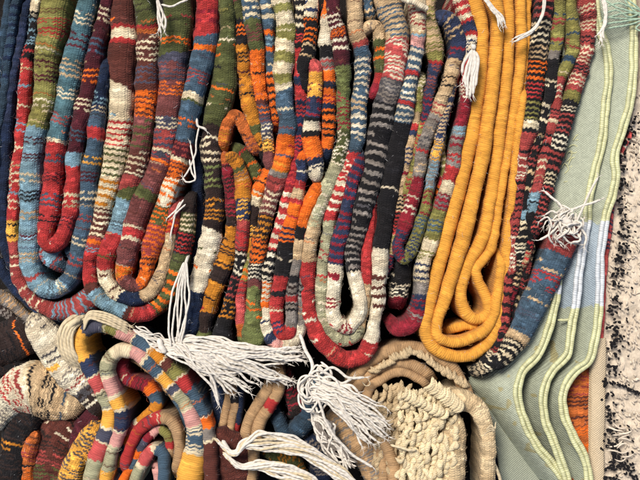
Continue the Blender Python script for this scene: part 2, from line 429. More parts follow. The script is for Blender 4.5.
# first big kilim
R2 = rug('folded_kilim', 'thick U folded kilim, olive green turning light blue on its left leg, teal inside', 'kilim', 60, 160, GT)
fold(R2, [(33,-12,9),(31,5,9),(29,25,10),(26,45,11),(24,60,12),(21,90,14),(18,120,13),(15,150,13),(12,180,13),(10,210,12),(9,228,12),(11,255,13),(15,280,13),(24,296,13),(38,306,14),(52,312,18),(68,311,24),(84,301,26),(94,284,24)],
     'K:c=14 K~b=44 K~R=58 R=62 R~c=74 R=78 R~b=88 R=98 R~C=110 R=118 R~b=132 R=140 R~C=152 R=160 R~c=168 R~C=188 R~b=196 R~C=210 R=222 Y:K=242 r=252 r:C=x24 r~C=x40 r=x50 r/b*4=x68 r~b=x88 r', z=-8)
fold(R2, [(54,-14,29),(51,2,29),(49,30,27),(43,60,25),(41,90,24),(38,110,22),(34,130,21),(29,160,21),(27,200,21),(26,235,21),(26,256,21),(29,273,20),(37,285,18),(48,291,17),(61,287,17),(71,273,17),(76,255,17),(81,236,19),(85,205,18),(88,170,18),(91,150,18),(95,120,15),(100,92,12),(103,70,10),(105,50,10)],
     'G=17 G/R*3=28 G~R=37 G=59 G/M*3=73 G~M=82 G=98 G/C*3=113 G=127 b=135 b/M*2=144 b=152 b~M=162 b=172 b/C*2=183 b=190 b~K=203 b=210 b/c*2=221 b=233 b~M=240 b=252 b~c=262 b=273 b&r=281 b=x30 b/C*2=x41 b=x56 b~C=x64 s=266 s/r*2=254 s=246 s/C*2=236 s=222 s/r*2=214 s=202 s/C*2=190 s=184 s~M=172 s=166 s/Y*2=154 s=138 R=127 s=112 B/C*2=104 N/b=90 N', z=0)
fold(R2, [(88,-14,18),(86,2,19),(78,30,20),(74,50,22),(68,80,22),(62,110,22),(56,132,20),(53,155,19),(51,180,20),(49,205,21),(45,226,18),(44,238,15),(49,246,13),(57,241,15),(63,228,16),(69,212,16),(70,195,16),(71,180,16),(73,150,15),(76,130,16),(82,110,18),(89,80,18),(94,50,17),(101,20,14),(105,0,11),(107,-14,10)],
     'T=11 T/C*3=24 T=30 T/M*3=49 T=58 T/c*4=78 T=87 T/C*3=99 T=113 T/r*3=125 T=139 C/u*1=143 R=154 R/s*2=163 R=172 R/M*3=184 R=193 R/s*3=207 R=213 R/K*2=224 R=236 R:W=x53 R=228 R/M*3=216 R=208 R~c=204 R/C*2=190 R=166 b=152 M=143 M/s*3=127 M=112 M/C*3=98 M=83 M/O*3=66 M=54 M/s*3=35 M=22 M/C*3=4 M', z=1)
fold(R2, [(33,-10,9),(34,4,9),(32,16,7)], 'C:K', z=-2, taper=(0,6))

fold(R2, [(38,232,16),(41,248,20),(49,261,20),(60,266,16),(70,262,10)], 'b=250 b~r=262 s~r', z=-9, crumple=1.4)
fold(R2, [(60,240,10),(64,252,12),(66,266,10)], 's~b', z=-13)
# second big kilim
R3 = rug('folded_kilim', 'kilim of nested U folds, brown with a cream diagonal at its top left', 'kilim', 140, 150, GT)
fold(R3, [(121,-14,26),(121,2,27),(121,30,28),(119,60,29),(119,90,27),(118,118,26),(114,150,24),(109,180,22),(102,208,20),(95,235,18),(90,252,17),(88,272,16),(91,288,16),(98,298,15),(110,305,15),(125,312,16),(139,315,17),(151,311,17),(161,301,17),(169,288,18),(176,268,18),(181,250,18),(185,232,17),(188,210,14),(191,190,11)],
     'm=5 m:O=24 R=28 C=38 R=43 m=50 m:C=58 m&C=108 C~b=118 C/R*5=148 C/g*5=178 C/y*4=208 m/C*5=238 r/O*1=246 R/b*2=252 R=284 m=x93 b=x124 m=x129 R=x153 g/O*5=268 g=253 K/R*5=232 g/C*4=212 d', z=0)
fold(R3, [(139,-14,15),(142,2,17),(147,25,22),(147,50,23),(146,80,23),(144,110,24),(141,135,22),(138,158,22),(131,182,21),(123,208,20),(116,232,20),(108,250,18),(103,268,16),(106,283,15),(115,293,15),(128,299,14),(141,297,15),(151,291,15),(158,281,15),(163,266,14),(167,250,15),(171,235,15),(174,215,13),(178,195,11)],
     'g=25 R=29 o=33 m/C*5=62 m/a*5=84 m=90 O/m*5=117 n/g*5=149 m/C*5=177 r\\g=200 b=235 R=252 R/g*2=260 R=270 C:m=x121 N=x143 c=242 c=233 R/O=215 r', z=2)
fold(R3, [(176,-14,30),(176,2,30),(175,30,30),(172,60,29),(170,90,27),(168,115,25),(164,140,25),(160,160,25),(153,178,24),(141,202,24),(134,226,23),(129,243,23),(124,262,20),(122,275,16),(128,284,14),(137,286,14),(144,279,14),(147,265,16),(150,250,18),(154,238,20),(159,222,21),(165,202,20),(174,176,19),(180,153,21),(185,125,21),(189,108,22),(196,80,23),(203,50,24),(206,20,24),(207,2,23),(207,-14,23)],
     'g=15 g/r*1=20 g=32 g~O=44 g\\a=62 n/a*4=83 n/O*4=97 n=117 a/C*3=130 r/a*3=149 C=152 a/r=160 O=164 n=189 g=199 n=226 C=229 R=238 C=241 n=266 O/y=278 n=x138 O=272 O/m*3=256 r/O*6=226 g/O*4=206 W/O*4=178 O/m*4=160 C=157 M/r*3=141 s=126 s/O*2=116 s=102 g=99 C=92 s=84 s/r*4=68 s=50 O=44 s\\R=24 R/x*2=5 R', z=3)
# hanging white tassel on it
def tassel(parent, head, cords, r=1.2, fray=3, z=6, spec='W', label=None):
    hx, hy = head
    t = tube(parent, [(hx - 1.5, hy - 2, z), (hx, hy, z + 1), (hx + 1, hy + 2.5, z)], r * 1.7, spec, name='tassel', seg=10)
    if label: t['label'] = label
    for c in cords:
        o = tube(t, [(q[0], q[1], q[2] if len(q) > 2 else z - 1) for q in c], r, spec, name='cord', fray=fray)
    return t
tassel(R3, (160, 2), [[(160,2),(163,10),(166,18),(165,28),(161,36)],[(160,2),(162,12),(163,22),(167,34)],[(161,4),(164,14),(169,24),(168,33)],[(160,4),(161,14),(162,26),(164,38)],[(164,9),(174,11),(184,7),(191,5)]], r=1.1, z=20)
# thin hanging threads between it and the olive rug
T1 = tube(R3, [(197,118,-2),(198,126,-2),(204,128,-2),(206,131,-2)], 1.3, 'W', name='tassel', fray=2)
for c in [[(199,128),(197,140),(196,155),(190,168),(184,178)],[(190,160),(192,172),(196,180),(186,182),(183,178)],[(181,202),(176,214),(173,226),(171,238)],[(186,204),(178,212),(174,218)],[(184,200),(177,210),(168,218)],[(196,180),(194,160),(191,145)]]:
    tube(T1, [(a, b, 4) for a, b in c], .9, 'W', name='cord', fray=3)

# olive green one, and the crumpled ochre folds beside it
R4 = rug('folded_kilim', 'olive green kilim running straight down, white then navy at its foot', 'kilim', 212, 160, GT)
fold(R4, [(222,-14,12),(224,0,14),(227,22,17),(225,50,22),(222,80,26),(216,108,25),(211,130,21),(210,150,19),(212,180,19),(213,208,19),(211,232,20),(208,246,22),(203,264,21),(198,282,20),(194,302,18),(191,322,17),(190,345,15)],
     'g~G=12 g=36 g.C=42 g:O=62 g.K=72 g=84 g.O=92 g=104 g:C=114 g=125 d=136 d/C*4=163 d/l*4=190 d=198 d/y*5=222 d&W=238 W=249 W:g=256 W=266 W:O=276 W=292 N', z=-1)
fold(R4, [(200,90,10),(198,130,10),(194,180,12),(196,230,12),(190,280,14),(184,330,14)], 'N/d=140 N', z=-24)
fold(R4, [(184,300,16),(186,330,14),(176,350,14)], 'N:b', z=-24)
t = tube(R4, [(188,254,-8),(187,260,2),(186,265,6)], 1.6, 'W', name='tassel')
for c in [[(186,262),(180,282),(176,310),(174,338),(177,347)],[(187,262),(184,282),(182,312),(178,340)],[(187,262),(189,278),(190,300),(185,322),(179,342)],[(185,262),(179,276),(172,300),(170,325),(172,345)],[(187,264),(186,290),(187,315),(182,345)],[(186,262),(184,274),(179,300),(181,345)]]:
    tube(t, [(a, b, 8) for a, b in c], 1.05, 'W', name='cord')

R5 = rug('folded_kilim', 'crumpled ochre and brown kilim with a small looped fold, right of the olive green kilim', 'kilim', 245, 190, GT)
fold(R5, [(231,-14,13),(235,2,14),(240,22,14),(243,45,14),(244,70,15),(246,92,15),(251,110,15),(257,130,14),(263,150,11),(267,166,9)],
     'n\\g=18 K=22 K/O*3=34 K=43 y=50 y/K*3=61 y=68 y~M=79 y=92 y~K=100 y=124 g=134 y=142 K/y*2=152 K', z=-5)
fold(R5, [(248,-14,17),(250,4,18),(253,30,16),(256,50,15),(257,70,15),(260,90,14),(263,110,14),(266,130,13),(268,150,12),(269,170,12),(267,182,10)],
     's/C*4=18 g~n=40 g=50 O~n=56 O=70 O.K=76 O=100 m=104 a/O*2=113 a/n=124 a/C*4=140 Y/d*3=153 n=170 n', z=-3)
fold(R5, [(264,-14,15),(266,4,16),(269,30,13),(269,50,11),(270,70,11),(272,90,10),(274,110,10),(277,132,9)], 's/C*3=20 s=29 O=33 s/b=44 O=50 s=62 s~C=72 O/d*6=118 O/x', z=-8)
fold(R5, [(219,158,10),(220,148,12),(224,132,14),(228,120,14),(233,115,14),(240,121,15),(247,131,15),(253,143,14),(258,153,12)], 'o~y=128 o:r=x229 o=130 o.K=135 o~n', z=-4, taper=(0,8), cap=.5)
fold(R5, [(223,150,8),(226,170,12),(229,190,13),(231,210,14),(230,232,13),(227,248,16),(222,266,18),(215,285,19),(208,306,17),(204,328,14),(203,340,18),(205,350,16)],
     'o=164 x~d=216 d=226 y:d=246 d/y*1=252 y~d=270 d=282 y=296 y.K=303 y=308 y.R=314 d=333 l', z=-4, taper=(6,6))
fold(R5, [(222,146,8),(230,145,12),(240,152,16),(248,163,17),(254,178,16),(258,192,12)], 'g=x226 g/R=x231 g=x238 g.R=x242 g=160 g.O=166 g:O=190 K', z=-13)
fold(R5, [(226,152,10),(232,158,13),(238,170,15),(242,184,15),(242,200,14),(243,214,14),(243,230,14),(242,246,13),(240,262,12),(236,278,12),(231,294,12),(227,310,14),(224,324,14),(222,338,20),(230,346,16)],
     'y=166 g=170 y=183 y/R*2=189 y=200 B~Y=222 r=228 R/n=250 K/W*4=276 K/r*4=298 K/y*4=320 K/W*5', z=-1, taper=(6,8))
fold(R5, [(268,168,13),(264,180,14),(257,192,14),(253,206,14),(252,224,13),(251,242,12),(247,260,12),(243,278,13),(240,298,13),(241,318,12),(243,332,14),(244,345,12)],
     'O=176 O~d=187 O:C=196 C=205 d=226 Y/d=240 y=252 G=268 G/O*2=282 R/n=297 p=306 p.K=312 p=326 o=338 l', z=-5, taper=(4,6))

R6 = rug('folded_kilim', 'long kilim with broad green and cream bars at the top, ending lime green', 'kilim', 275, 150, GT)
fold(R6, [(283,-14,21),(282,0,21),(284,14,20),(286,30,20),(284,50,21),(283,78,20),(285,98,18),(287,118,18),(286,138,20),(284,156,20),(278,174,18),(274,190,17),(268,208,16),(263,228,15),(259,246,15),(256,266,15),(254,288,15),(253,308,15),(252,322,17),(252,336,23),(253,350,22)],
     'C=4 G=13 C=25 G=39 C=51 G=62 C=74 G=84 C\\s=98 s=106 s.C=111 s=125 s.n=130 s=135 O=143 O.R=148 O=153 O.a=159 O:y=172 u=178 r=190 n/C*4=215 d/y*4=240 O/d*4=262 K/W*4=281 n=288 l=296 l:O=324 l', z=2, taper=(0,8))

R7 = rug('folded_kilim', 'kilim in a narrow U with orange, black and red legs and a yellow nub', 'kilim', 290, 200, GT)
fold(R7, [(299,-14,12),(300,10,12),(300,50,12),(301,90,12),(299,130,12),(295,160,11),(290,185,11),(284,208,11),(278,228,11),(273,246,12),(269,265,12),(266,285,13),(264,304,14),(264,322,15),(269,338,15),(279,346,15),(290,344,15),(297,334,14),(300,318,12),(301,300,12),(302,270,12),(304,240,12),(307,215,12)],
     'K/C*5=28 K~R=50 R=76 N=86 R=102 N~R=150 R/x=190 R/W*6=252 K/W*4=280 W/O*4=302 O=308 W=318 W.B=326 W=333 B=x272 P=x283 W=325 u=300 u~K=280 u/W*4=240 r', z=-3)
fold(R7, [(311,-14,15),(311,4,16),(310,25,16),(308,45,16),(305,62,15),(303,76,12),(302,95,12)], 'C/B*3=14 C=17 K/O*5=44 K/c*3=58 K', z=-1, taper=(0,8))
fold(R7, [(305,70,10),(309,64,13),(314,66,14),(315,78,15),(314,94,16),(313,110,17),(311,126,18),(311,140,18),(314,154,17),(317,168,15),(316,182,14)], 'p=71 Y=82 Y/n*2=94 Y=98 B/x*3=117 K=121 W=130 K=137 O=160 N=166 W~N=176 W', z=1, taper=(6,8))
fold(R7, [(304,140,9),(302,158,11),(301,175,13),(297,195,15),(292,215,16),(288,235,18),(286,255,20),(282,275,19),(279,292,17),(276,310,15),(277,325,14),(282,336,14),(288,335,13),(291,324,12),(292,308,12),(293,288,12),(296,262,12),(299,240,12),(305,216,13),(312,199,14),(320,186,14),(327,176,13)],
     'O=158 B=168 B.W=172 B=182 R=190 c=199 R=204 O=214 O/R*1=220 O=226 O/N*3=242 K=257 K.W=262 K=277 R=284 R\\K=296 R=308 R/C*1=314 R=322 R~B=x284 R=327 u=313 u/K=302 R=295 u/d=282 K=276 u=258 c=238 K=225 O', z=0)
fold(R7, [(335,-14,10),(330,0,11),(326,20,12),(325,40,13),(326,52,13),(328,66,13),(330,84,13),(330,104,13),(328,124,13),(327,140,13),(325,156,12),(322,168,11)], 'O=14 O/C=18 W=46 K=58 u/r=68 O=80 N/d=88 O=96 O/x=104 N=108 O/K*4=140 O=148 N', z=-4)

# kilim with the pale green, tan and red outer fold
R8 = rug('folded_kilim', 'kilim whose outer fold ends in a bright red U around grey striped folds', 'kilim', 360, 200, GT)
fold(R8, [(329,-14,14),(332,2,15),(335,20,16),(341,40,18),(343,60,17),(344,80,15),(343,100,14),(343,124,13),(342,145,13),(338,163,15),(331,180,16),(322,198,18),(315,218,18),(310,240,17),(307,262,17),(306,286,17),(308,308,17),(315,328,18),(326,345,18),(340,357,18),(353,361,18),(364,356,17),(371,343,16),(375,326,14),(378,306,14),(377,284,17),(379,264,18),(380,250,17),(383,234,19),(387,210,20),(391,180,20),(397,150,21),(403,125,19),(406,105,18),(409,88,16),(413,70,16),(417,50,15),(419,32,17),(419,15,18),(418,-14,18)],
     'M=12 M/W*3=29 O/M*2=36 M/W*2=52 M=64 l~g=90 l~x=130 g~W=165 e=190 e~W=214 e~c=226 c~C=232 c=262 R=300 R:W=342 R=341 W=312 W/m*4=272 W=247 K=190 K.W=186 K=121 s/W*3=104 R=100 s/W*4=75 R=70 s/W*3=46 P=35 b\\c=30 C~r=2 C', z=0)
fold(R8, [(355,-14,15),(355,0,15),(355,18,15),(357,32,14),(361,44,16),(363,58,18),(363,78,18),(360,100,17),(358,122,16),(356,142,16),(351,160,17),(344,178,16),(337,198,15),(331,218,14),(327,238,14),(324,260,13),(323,285,13),(322,302,13),(324,320,14),(332,334,14),(344,341,14),(354,337,13),(360,322,12),(363,306,12),(366,290,12),(367,270,11),(369,245,11),(372,215,11),(375,180,10)],
     'c=40 r=46 s=58 s/W*7=98 s/c*2=112 s/W*3=138 s=152 R~W=180 R/W*4=214 R=222 e=240 e~r=260 e=275 e.R=279 e=300 e:W=x340 e~R=x350 e=325 c=285 R', z=-2)
fold(R8, [(362,145,8),(360,160,9),(354,178,13),(349,198,14),(344,220,15),(340,240,16),(337,256,16),(335,275,16),(333,295,17),(333,312,17),(338,324,16),(347,328,15),(356,322,15),(360,308,15),(357,290,15),(354,272,16),(354,250,18),(358,232,19),(363,210,22),(371,180,23),(378,150,24),(383,125,25),(385,108,24),(389,92,23),(393,78,22),(397,60,22),(398,40,24),(395,20,26),(390,2,27),(388,-14,27)],
     'B/x*15=265 W=270 W/x*1=283 W=296 W~x=308 W:R=x340 W~x=x352 W=271 K/u*9=210 K/k=204 K/u*11=102 k~u=79 p~W=38 c/s*7=0 c', z=2)
fold(R8, [(358,36,9),(363,29,11),(370,24,12),(377,25,13),(380,38,13),(380,56,13),(380,74,12),(377,88,11),(372,98,9)], 'c=38 g=45 O=48 g=54 O=57 g=72 R=84 x', z=-6, taper=(3,4))
fold(R8, [(366,-14,12),(368,0,12),(373,14,12),(377,24,12)], 's/c*5=16 s', z=-10)
fold(R8, [(378,-12,12),(376,6,12)], 's', z=-20)
o = fold(R8, [(400,2,5),(408,3,6),(417,6,6),(427,12,5)], 'W', z=14, D=6, mat='wrap', cap=.5, taper=(3,2), crumple=.3, name='tassel_end')

# muddled red, tan and navy kilim
R9 = rug('folded_kilim', 'crimson, tan and navy kilim with an arched navy fold, left of the golden rug', 'kilim', 430, 190, GT)
fold(R9, [(431,-8,13),(431,12,14),(433,26,16),(435,42,17),(436,58,16),(434,74,12),(430,95,11),(427,112,10),(422,132,11),(417,152,12),(412,175,12),(406,200,12),(400,225,12),(396,245,10)],
     'c~G=50 G=58 R=62 B~n=96 B/x=120 G~R=160 G=176 G.R=182 G~x=215 G', z=-6)
fold(R9, [(432,20,12),(438,14,15),(447,17,18),(455,26,20),(460,40,20),(458,55,18),(453,70,17),(448,86,15),(441,106,15),(434,124,15),(427,140,14),(422,156,13),(419,174,13),(416,192,14),(409,214,15),(402,234,14),(399,250,13),(404,260,12),(412,252,12),(417,238,12),(424,214,11),(431,184,10),(437,154,10),(444,122,10),(450,96,10),(455,70,9)],
     'B=x448 B/c*4=36 B=44 B/x*2=56 B=60 c=76 c/K*3=88 c=102 c/r*3=116 u=136 u~k=147 u/R=154 u=162 u~c=172 u=178 x=196 x/W*4=216 x=230 B~x=x404 G~B=236 G~s=214 G/x=190 u~b=160 Y~u=140 B~c', z=0)
fold(R9, [(457,-14,15),(461,0,15),(466,14,15),(470,26,14),(472,40,12),(470,62,11),(468,84,12),(465,104,12),(461,124,12),(459,140,13),(456,158,14),(450,178,14),(444,198,15),(438,218,16),(433,238,17),(428,254,15),(424,270,14),(422,288,14),(420,303,15),(417,316,16),(409,327,17),(398,329,17),(388,320,14)],
     'R/C*4=22 B=30 R=35 W~B=60 R=80 x~W=102 x=126 b~u=136 u/x*2=150 u~R=162 u=166 R=182 C=195 x/u*3=210 G=220 G/s*3=234 G=240 C=246 C~G=262 C/B*3=284 u=296 B~x=310 x~u=320 x', z=-1)
fold(R9, [(462,60,9),(457,80,9),(452,96,9),(447,116,9),(443,134,9),(442,150,9),(446,168,9),(443,186,11),(440,200,9),(432,225,9)], 'x=100 x~b=130 G=142 G/C*4=168 G=176 R=186 O/K*2=200 G', z=-9)
fold(R9, [(424,66,10),(422,84,10),(419,104,10),(416,124,10),(413,136,10),(409,152,11),(405,170,11),(402,192,10),(399,216,10),(395,238,10),(390,258,10),(388,280,9)], 'G~C=100 G=112 c=122 R=130 B=136 c=146 c/B*4=166 c=172 x=176 c=196 c~K=212 R~K=236 c~G=256 B~x', z=-5)
fold(R9, [(415,210,10),(412,235,14),(406,258,20),(402,275,22),(401,292,20),(399,312,16)], 'K=262 K:W=285 K~W=300 x', z=-15)
fold(R9, [(384,180,8),(381,210,8),(377,240,8)], 'R', z=-16)
tassel(R9, (471, 50), [[(470,52),(468,62),(464,72),(461,84)],[(471,53),(467,64),(463,78),(464,90)],[(471,53),(468,68),(466,82),(465,98)],[(472,53),(471,68),(469,84),(468,100)],[(472,53),(474,66),(472,80),(471,96)],[(473,54),(476,62),(475,76),(473,88)],[(470,52),(465,60),(461,68),(460,76)],[(472,52),(473,64),(470,78),(468,92)]], r=1.5, z=14, fray=2)

# plain golden yellow rug
R10 = rug('folded_rug', 'plain golden yellow rug with smooth nested folds curling to a rounded foot', 'rug', 475, 200, GT)
kw = dict(mat='wrap', crumple=.5, D=70, rib=5, wobble=.5, cap=.66)
fold(R10, [(470,-14,18.4),(475,0,17.5),(482,18,15.6),(484,40,13.8),(483,62,13.8),(480,85,14.7),(477,110,14.7),(473,136,15.6),(467,160,15.6),(461,185,15.6),(455,208,15.6),(449,232,15.6),(443,256,13.8),(436,282,12.9),(430,306,12.9),(426,326,13.8),(430,342,13.8),(440,352,12.9),(454,357,12.0),(468,357,12.0),(481,352,12.0),(491,343,12.0),(498,328,12.0),(503,306,12.0),(506,280,12.0),(509,250,11.0),(512,220,9.2),(515,180,8.3),(519,140,8.3),(523,110,8.3),(527,80,7.4)], 'v', z=-3, **kw)
fold(R10, [(488,-14,18.4),(495,0,17.5),(499,20,14.7),(498,42,13.8),(496,66,13.8),(493,90,13.8),(490,116,13.8),(487,140,13.8),(482,166,13.8),(477,188,13.8),(471,212,14.7),(465,236,15.6),(458,260,14.7),(451,282,13.8),(444,304,12.9),(438,322,12.0),(438,336,11.0),(448,342,11.0),(461,342,11.0),(474,337,11.0),(486,330,11.0),(494,318,11.0),(498,300,11.0),(501,276,10.1),(504,248,9.2)], 'v', z=0, **kw)
fold(R10, [(508,-14,12.0),(510,0,12.0),(511,25,12.0),(510,50,12.0),(509,75,12.0),(506,100,12.0),(502,125,12.0),(500,150,12.0),(497,172,12.0),(494,192,12.0),(490,214,12.0),(486,232,12.9),(480,246,13.8),(472,260,12.9),(466,276,12.9),(463,292,12.0),(464,306,12.0),(470,316,12.0),(480,320,11.0),(488,315,11.0),(490,304,11.0),(485,291,11.0),(479,280,10.1),(478,269,10.1),(484,260,10.1),(491,250,10.1),(496,236,10.1),(499,220,9.2),(502,200,9.2),(506,172,9.2),(510,148,9.2),(515,120,10.1),(519,95,11.0),(522,70,11.0),(524,45,11.0),(523,15,11.0),(522,-14,11.0)], 'v', z=-5, **kw)
fold(R10, [(531,-14,7.4),(531,20,7.4),(529,50,7.4),(526,80,7.4),(523,110,7.4),(520,140,7.4),(516,170,7.4),(513,200,7.4),(510,235,7.4)], 'v', z=-12, **kw)
fold(R10, [(448,336,9.2),(458,330,10.1),(470,327,10.1),(482,326,10.1),(490,318,8.3)], 'v', z=-14, **kw)
tassel(R10, (478, -3), [[(478,-3),(484,4),(490,11),(496,18),(499,28)],[(478,-3),(485,6),(492,14),(495,22),(496,30)],[(479,-3),(486,4),(493,13),(500,20),(503,27)],[(478,-2),(485,7),(491,15),(499,22),(500,26)]], r=1.1, z=14)

# dark red and black kilim
R11 = rug('folded_kilim', 'narrow black, red and olive kilim with a navy flap and a white tassel', 'kilim', 540, 180, GT)
fold(R11, [(548,-14,18),(548,2,19),(545,20,20),(543,40,20),(541,62,20),(538,85,19),(534,106,18),(531,124,17),(527,140,17),(524,158,15),(521,180,13),(519,204,12),(516,228,12),(514,250,11),(511,275,10),(508,300,11),(504,325,13),(500,345,15),(494,360,17),(485,370,16),(474,376,14)],
     'K/r*4=20 K/C*4=44 K/c*3=58 K/O*4=80 K/R*4=101 K/G*4=122 C=130 K=133 r=146 r/K*1=154 r~W=180 r/K*4=210 r~K=236 r~W=270 r/K*6=330 K~r=352 K~C', z=-2)
fold(R11, [(563,-14,13),(562,0,14),(561,15,15),(560,30,14),(558,46,12),(556,60,12),(554,76,11),(551,94,11),(547,112,11),(542,132,11),(537,150,11),(532,170,11),(528,194,11),(525,218,12),(522,242,13),(519,262,15),(516,280,15),(511,300,13),(506,320,12)],
     'G=12 G.q=17 G~r=30 G=36 r=39 G.q=44 G=50 u=60 K=78 K/C*2=88 K=100 K/C*3=124 K=134 K/c*2=146 K/r=168 K/c*3=192 K=210 b=222 K~C=250 K/W*3=262 K/c*5=288 x/K', z=-4)
fold(R11, [(574,-14,13),(573,0,13),(575,18,14),(576,36,15),(573,54,14),(566,70,13),(561,86,12),(559,102,12),(556,118,12),(552,132,12),(547,152,12),(543,170,12),(538,192,13),(533,212,13),(529,236,12),(526,256,13),(521,278,12)],
     'G=14 G.q=20 G=30 G.q=36 G~r=48 G=56 q=62 G=78 r=84 r/C*3=100 r=106 r/K*3=120 C=124 r~K=140 r/K*2=158 r/C*2=172 r=194 b~K=214 K=232 K~R=250 c/R*4=272 K', z=-3)
fold(R11, [(588,-14,17),(589,2,17),(592,18,17),(591,36,16),(588,52,15),(583,68,15),(578,84,15),(574,98,16),(569,112,16),(564,130,15),(558,152,15),(552,172,14),(547,192,13),(542,208,12),(537,228,12),(532,246,12)],
     'r=4 r/C*2=12 r/K*3=20 r/C*3=32 r=36 r/K*2=46 r/C*4=64 K/r*3=74 r/C*3=86 r=92 G=101 K=105 K/W*2=112 K/r*4=136 K/W*3=150 K/r*3=172 K/C*3=186 K/r', z=-1)
fold(R11, [(538,214,12),(534,236,13),(530,258,14),(524,284,15),(517,308,15),(509,330,14)], 'K~C=240 K/c*3=262 r=270 K~r=290 K/c*3=310 K~x', z=-10)
fold(R11, [(571,222,26),(564,240,28),(556,260,28),(546,282,27),(535,304,26),(524,326,24),(513,344,22),(503,358,19),(494,369,14)], 'r=254 s=260 s:c=274 s~R=290 s:c=304 s=334 c=342 K/C*4=362 K', z=2, D=40, cap=.28, rib=3.6, wobble=.5, name='flap', taper=(6,6))
tt = tube(R11, [(556,214,16),(560,220,18),(566,224,17)], 4.0, 'W', name='tassel', seg=12, wig=.8)
g = random.Random(4)
for k in range(34):
    a = math.radians(g.uniform(95, 350)); ln = g.uniform(12, 24); b = a + g.uniform(-1.6, 1.6)
    x0, y0 = 560 + g.uniform(-8, 14), 222 + g.uniform(-8, 10)
    tube(tt, [(x0, y0, 13), (x0 + math.cos(a) * ln * .4, y0 - math.sin(a) * ln * .4, 18 + g.uniform(-3, 5)), (x0 + math.cos(b) * ln * .7, y0 - math.sin(b) * ln * .7 + 2, 13 + g.uniform(-2, 3)), (x0 + math.cos(b + .5) * ln * .9, y0 - math.sin(b + .5) * ln * .9 + 3, 10)], g.uniform(.8, 1.05), 'W', name='cord', fray=4, wig=1.4)
for c in [[(560,215),(556,205),(548,198),(541,192)],[(566,222),(576,228),(582,236),(580,246)],[(562,222),(572,232),(576,240),(568,242)],[(558,222),(548,232),(540,238),(536,240)],[(564,212),(574,208),(586,204),(596,200)],[(572,224),(578,210),(586,192),(594,178)]]:
    tube(tt, [(a, b, 15) for a, b in c], 1.2, 'W', name='cord', fray=3)
tassel(R11, (541, -4), [[(541,-3),(541,8),(538,20),(533,30),(524,37),(514,43)],[(541,-3),(540,10),(536,24),(529,33),(519,38),(511,41)],[(542,-2),(541,12),(537,24),(530,34),(521,40),(512,45)]], r=1.1, z=15)
tassel(R11, (596, -4), [[(596,-3),(601,8),(602,20),(600,30),(596,44)],[(597,-3),(602,10),(601,24),(597,34),(598,46)],[(597,-2),(600,14),(602,26),(593,38)],[(596,-2),(601,12),(600,26),(599,36),(600,42)]], r=1.1, z=15)

# ------------------------------------------------------------------ sage green rug with silky cord edges
R12 = rug('folded_rug', 'sage green twill rug in three wavy layers with shiny pale edge cords', 'rug', 590, 250)
sage = lin((160,166,146)); blu = lin((152,166,176)); cordg = lin((184,184,140)); cordb = lin((188,192,194))
PAL['S'] = cordg; PAL['Z'] = cordb; PAL['j'] = lin((150,172,150))
def scol(X, Y):
    jg = (vnoise(X / 2.5, Y * 0, 31) - .5) * 3 + (vnoise(X / 9, Y * 0, 32) - .5) * 4
    k = ((Y > 222 + (X - 590) * .1 + jg) & (Y < 309 + (X - 590) * .05 + jg))[..., None]
    c = np.where(k, blu, sage)
    c = np.where(((Y > 340) & (vnoise(X / 22, Y / 22, 12) > .6))[..., None], c * .93, c)
    c = c * (0.88 + .22 * vnoise(X / 1.6, Y / 2.4, 6))[..., None]
    st = (vnoise(X / 7, Y / 7, 2) > .83)[..., None] & (Y > 340)[..., None]
    return np.where(st, c * np.array([.95, .8, .55]), c)
def scord(parent, pts, a, b, z=0, r=2.45):
    p = np.array(pts, float); d = np.gradient(p, axis=0); n = np.stack([-d[:, 1], d[:, 0]], 1); n /= np.linalg.norm(n, axis=1)[:, None]
    for k in (-1, 1):
        q = p + n * k * r * .92
        tube(parent, [(x, y, z + k * .5) for x, y in q], r, f'S={a} Z={b} S', mat='silk', name='edge_cord', seg=14, wig=.5, step=1.0)
cB = [(630,-30),(633,0),(635,26),(635,52),(634,80),(630,108),(622,134),(616,156),(617,176),(614,194),(608,212),(605,230),(602,250),(601,285),(600,310),(595,345),(590,361),(575,374),(565,390),(565,414),(575,438),(586,460),(592,500)]
cA = [(590,-30),(597,0),(602,28),(609,48),(611,76),(607,112),(605,138),(601,156),(596,176),(591,200),(589,224),(585,248),(581,276),(578,305),(573,332),(569,356),(553,374),(545,397),(549,427),(558,449),(572,490)]
cC = [(561,279),(560,290),(557,310),(551,332),(541,356),(525,374),(520,394),(526,420),(539,447),(556,468),(570,488)]
zB, zA, zC = -4, -8, -12
left = lambda pts, d: [(x - d, y) for x, y in pts]
sheet(R12, [(x - 1, y) for x, y in cA], cB, lambda y: -16 - 26 * np.clip((y - 240) / 110, 0, 1), zB, scol, rise=1.5, thick=4)
sheet(R12, [(556,-30),(568,60),(566,110),(556,160),(552,200),(556,240),(562,272),(558,300),(553,332),(543,358),(527,376),(522,396),(528,420),(541,447),(570,490)], cA, lambda y: -20 - 26 * np.clip((y - 240) / 110, 0, 1), zA, scol, rise=1.5, thick=4)
sheet(R12, [(525,275),(505,330),(486,372),(476,388),(492,410),(512,440),(530,466),(548,490)], cC, -46, zC, scol, bow=9, thick=4)
scord(R12, cB, 224, 306, zB); scord(R12, cA, 222, 310, zA); scord(R12, cC, 700, 710, zC)
tube(R12, [(561,321,-12),(566,321,-10),(572,320,-8)], 1.4, 'S', mat='silk', name='stitch')
# lower dark part
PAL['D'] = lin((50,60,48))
sheet(R12, [(476,384),(486,410),(500,440),(510,500)], [(482,386),(500,412),(526,446),(560,500)], -46, -44, lambda X, Y: np.zeros(X.shape + (3,)) + sage * .75, bow=0, thick=4)
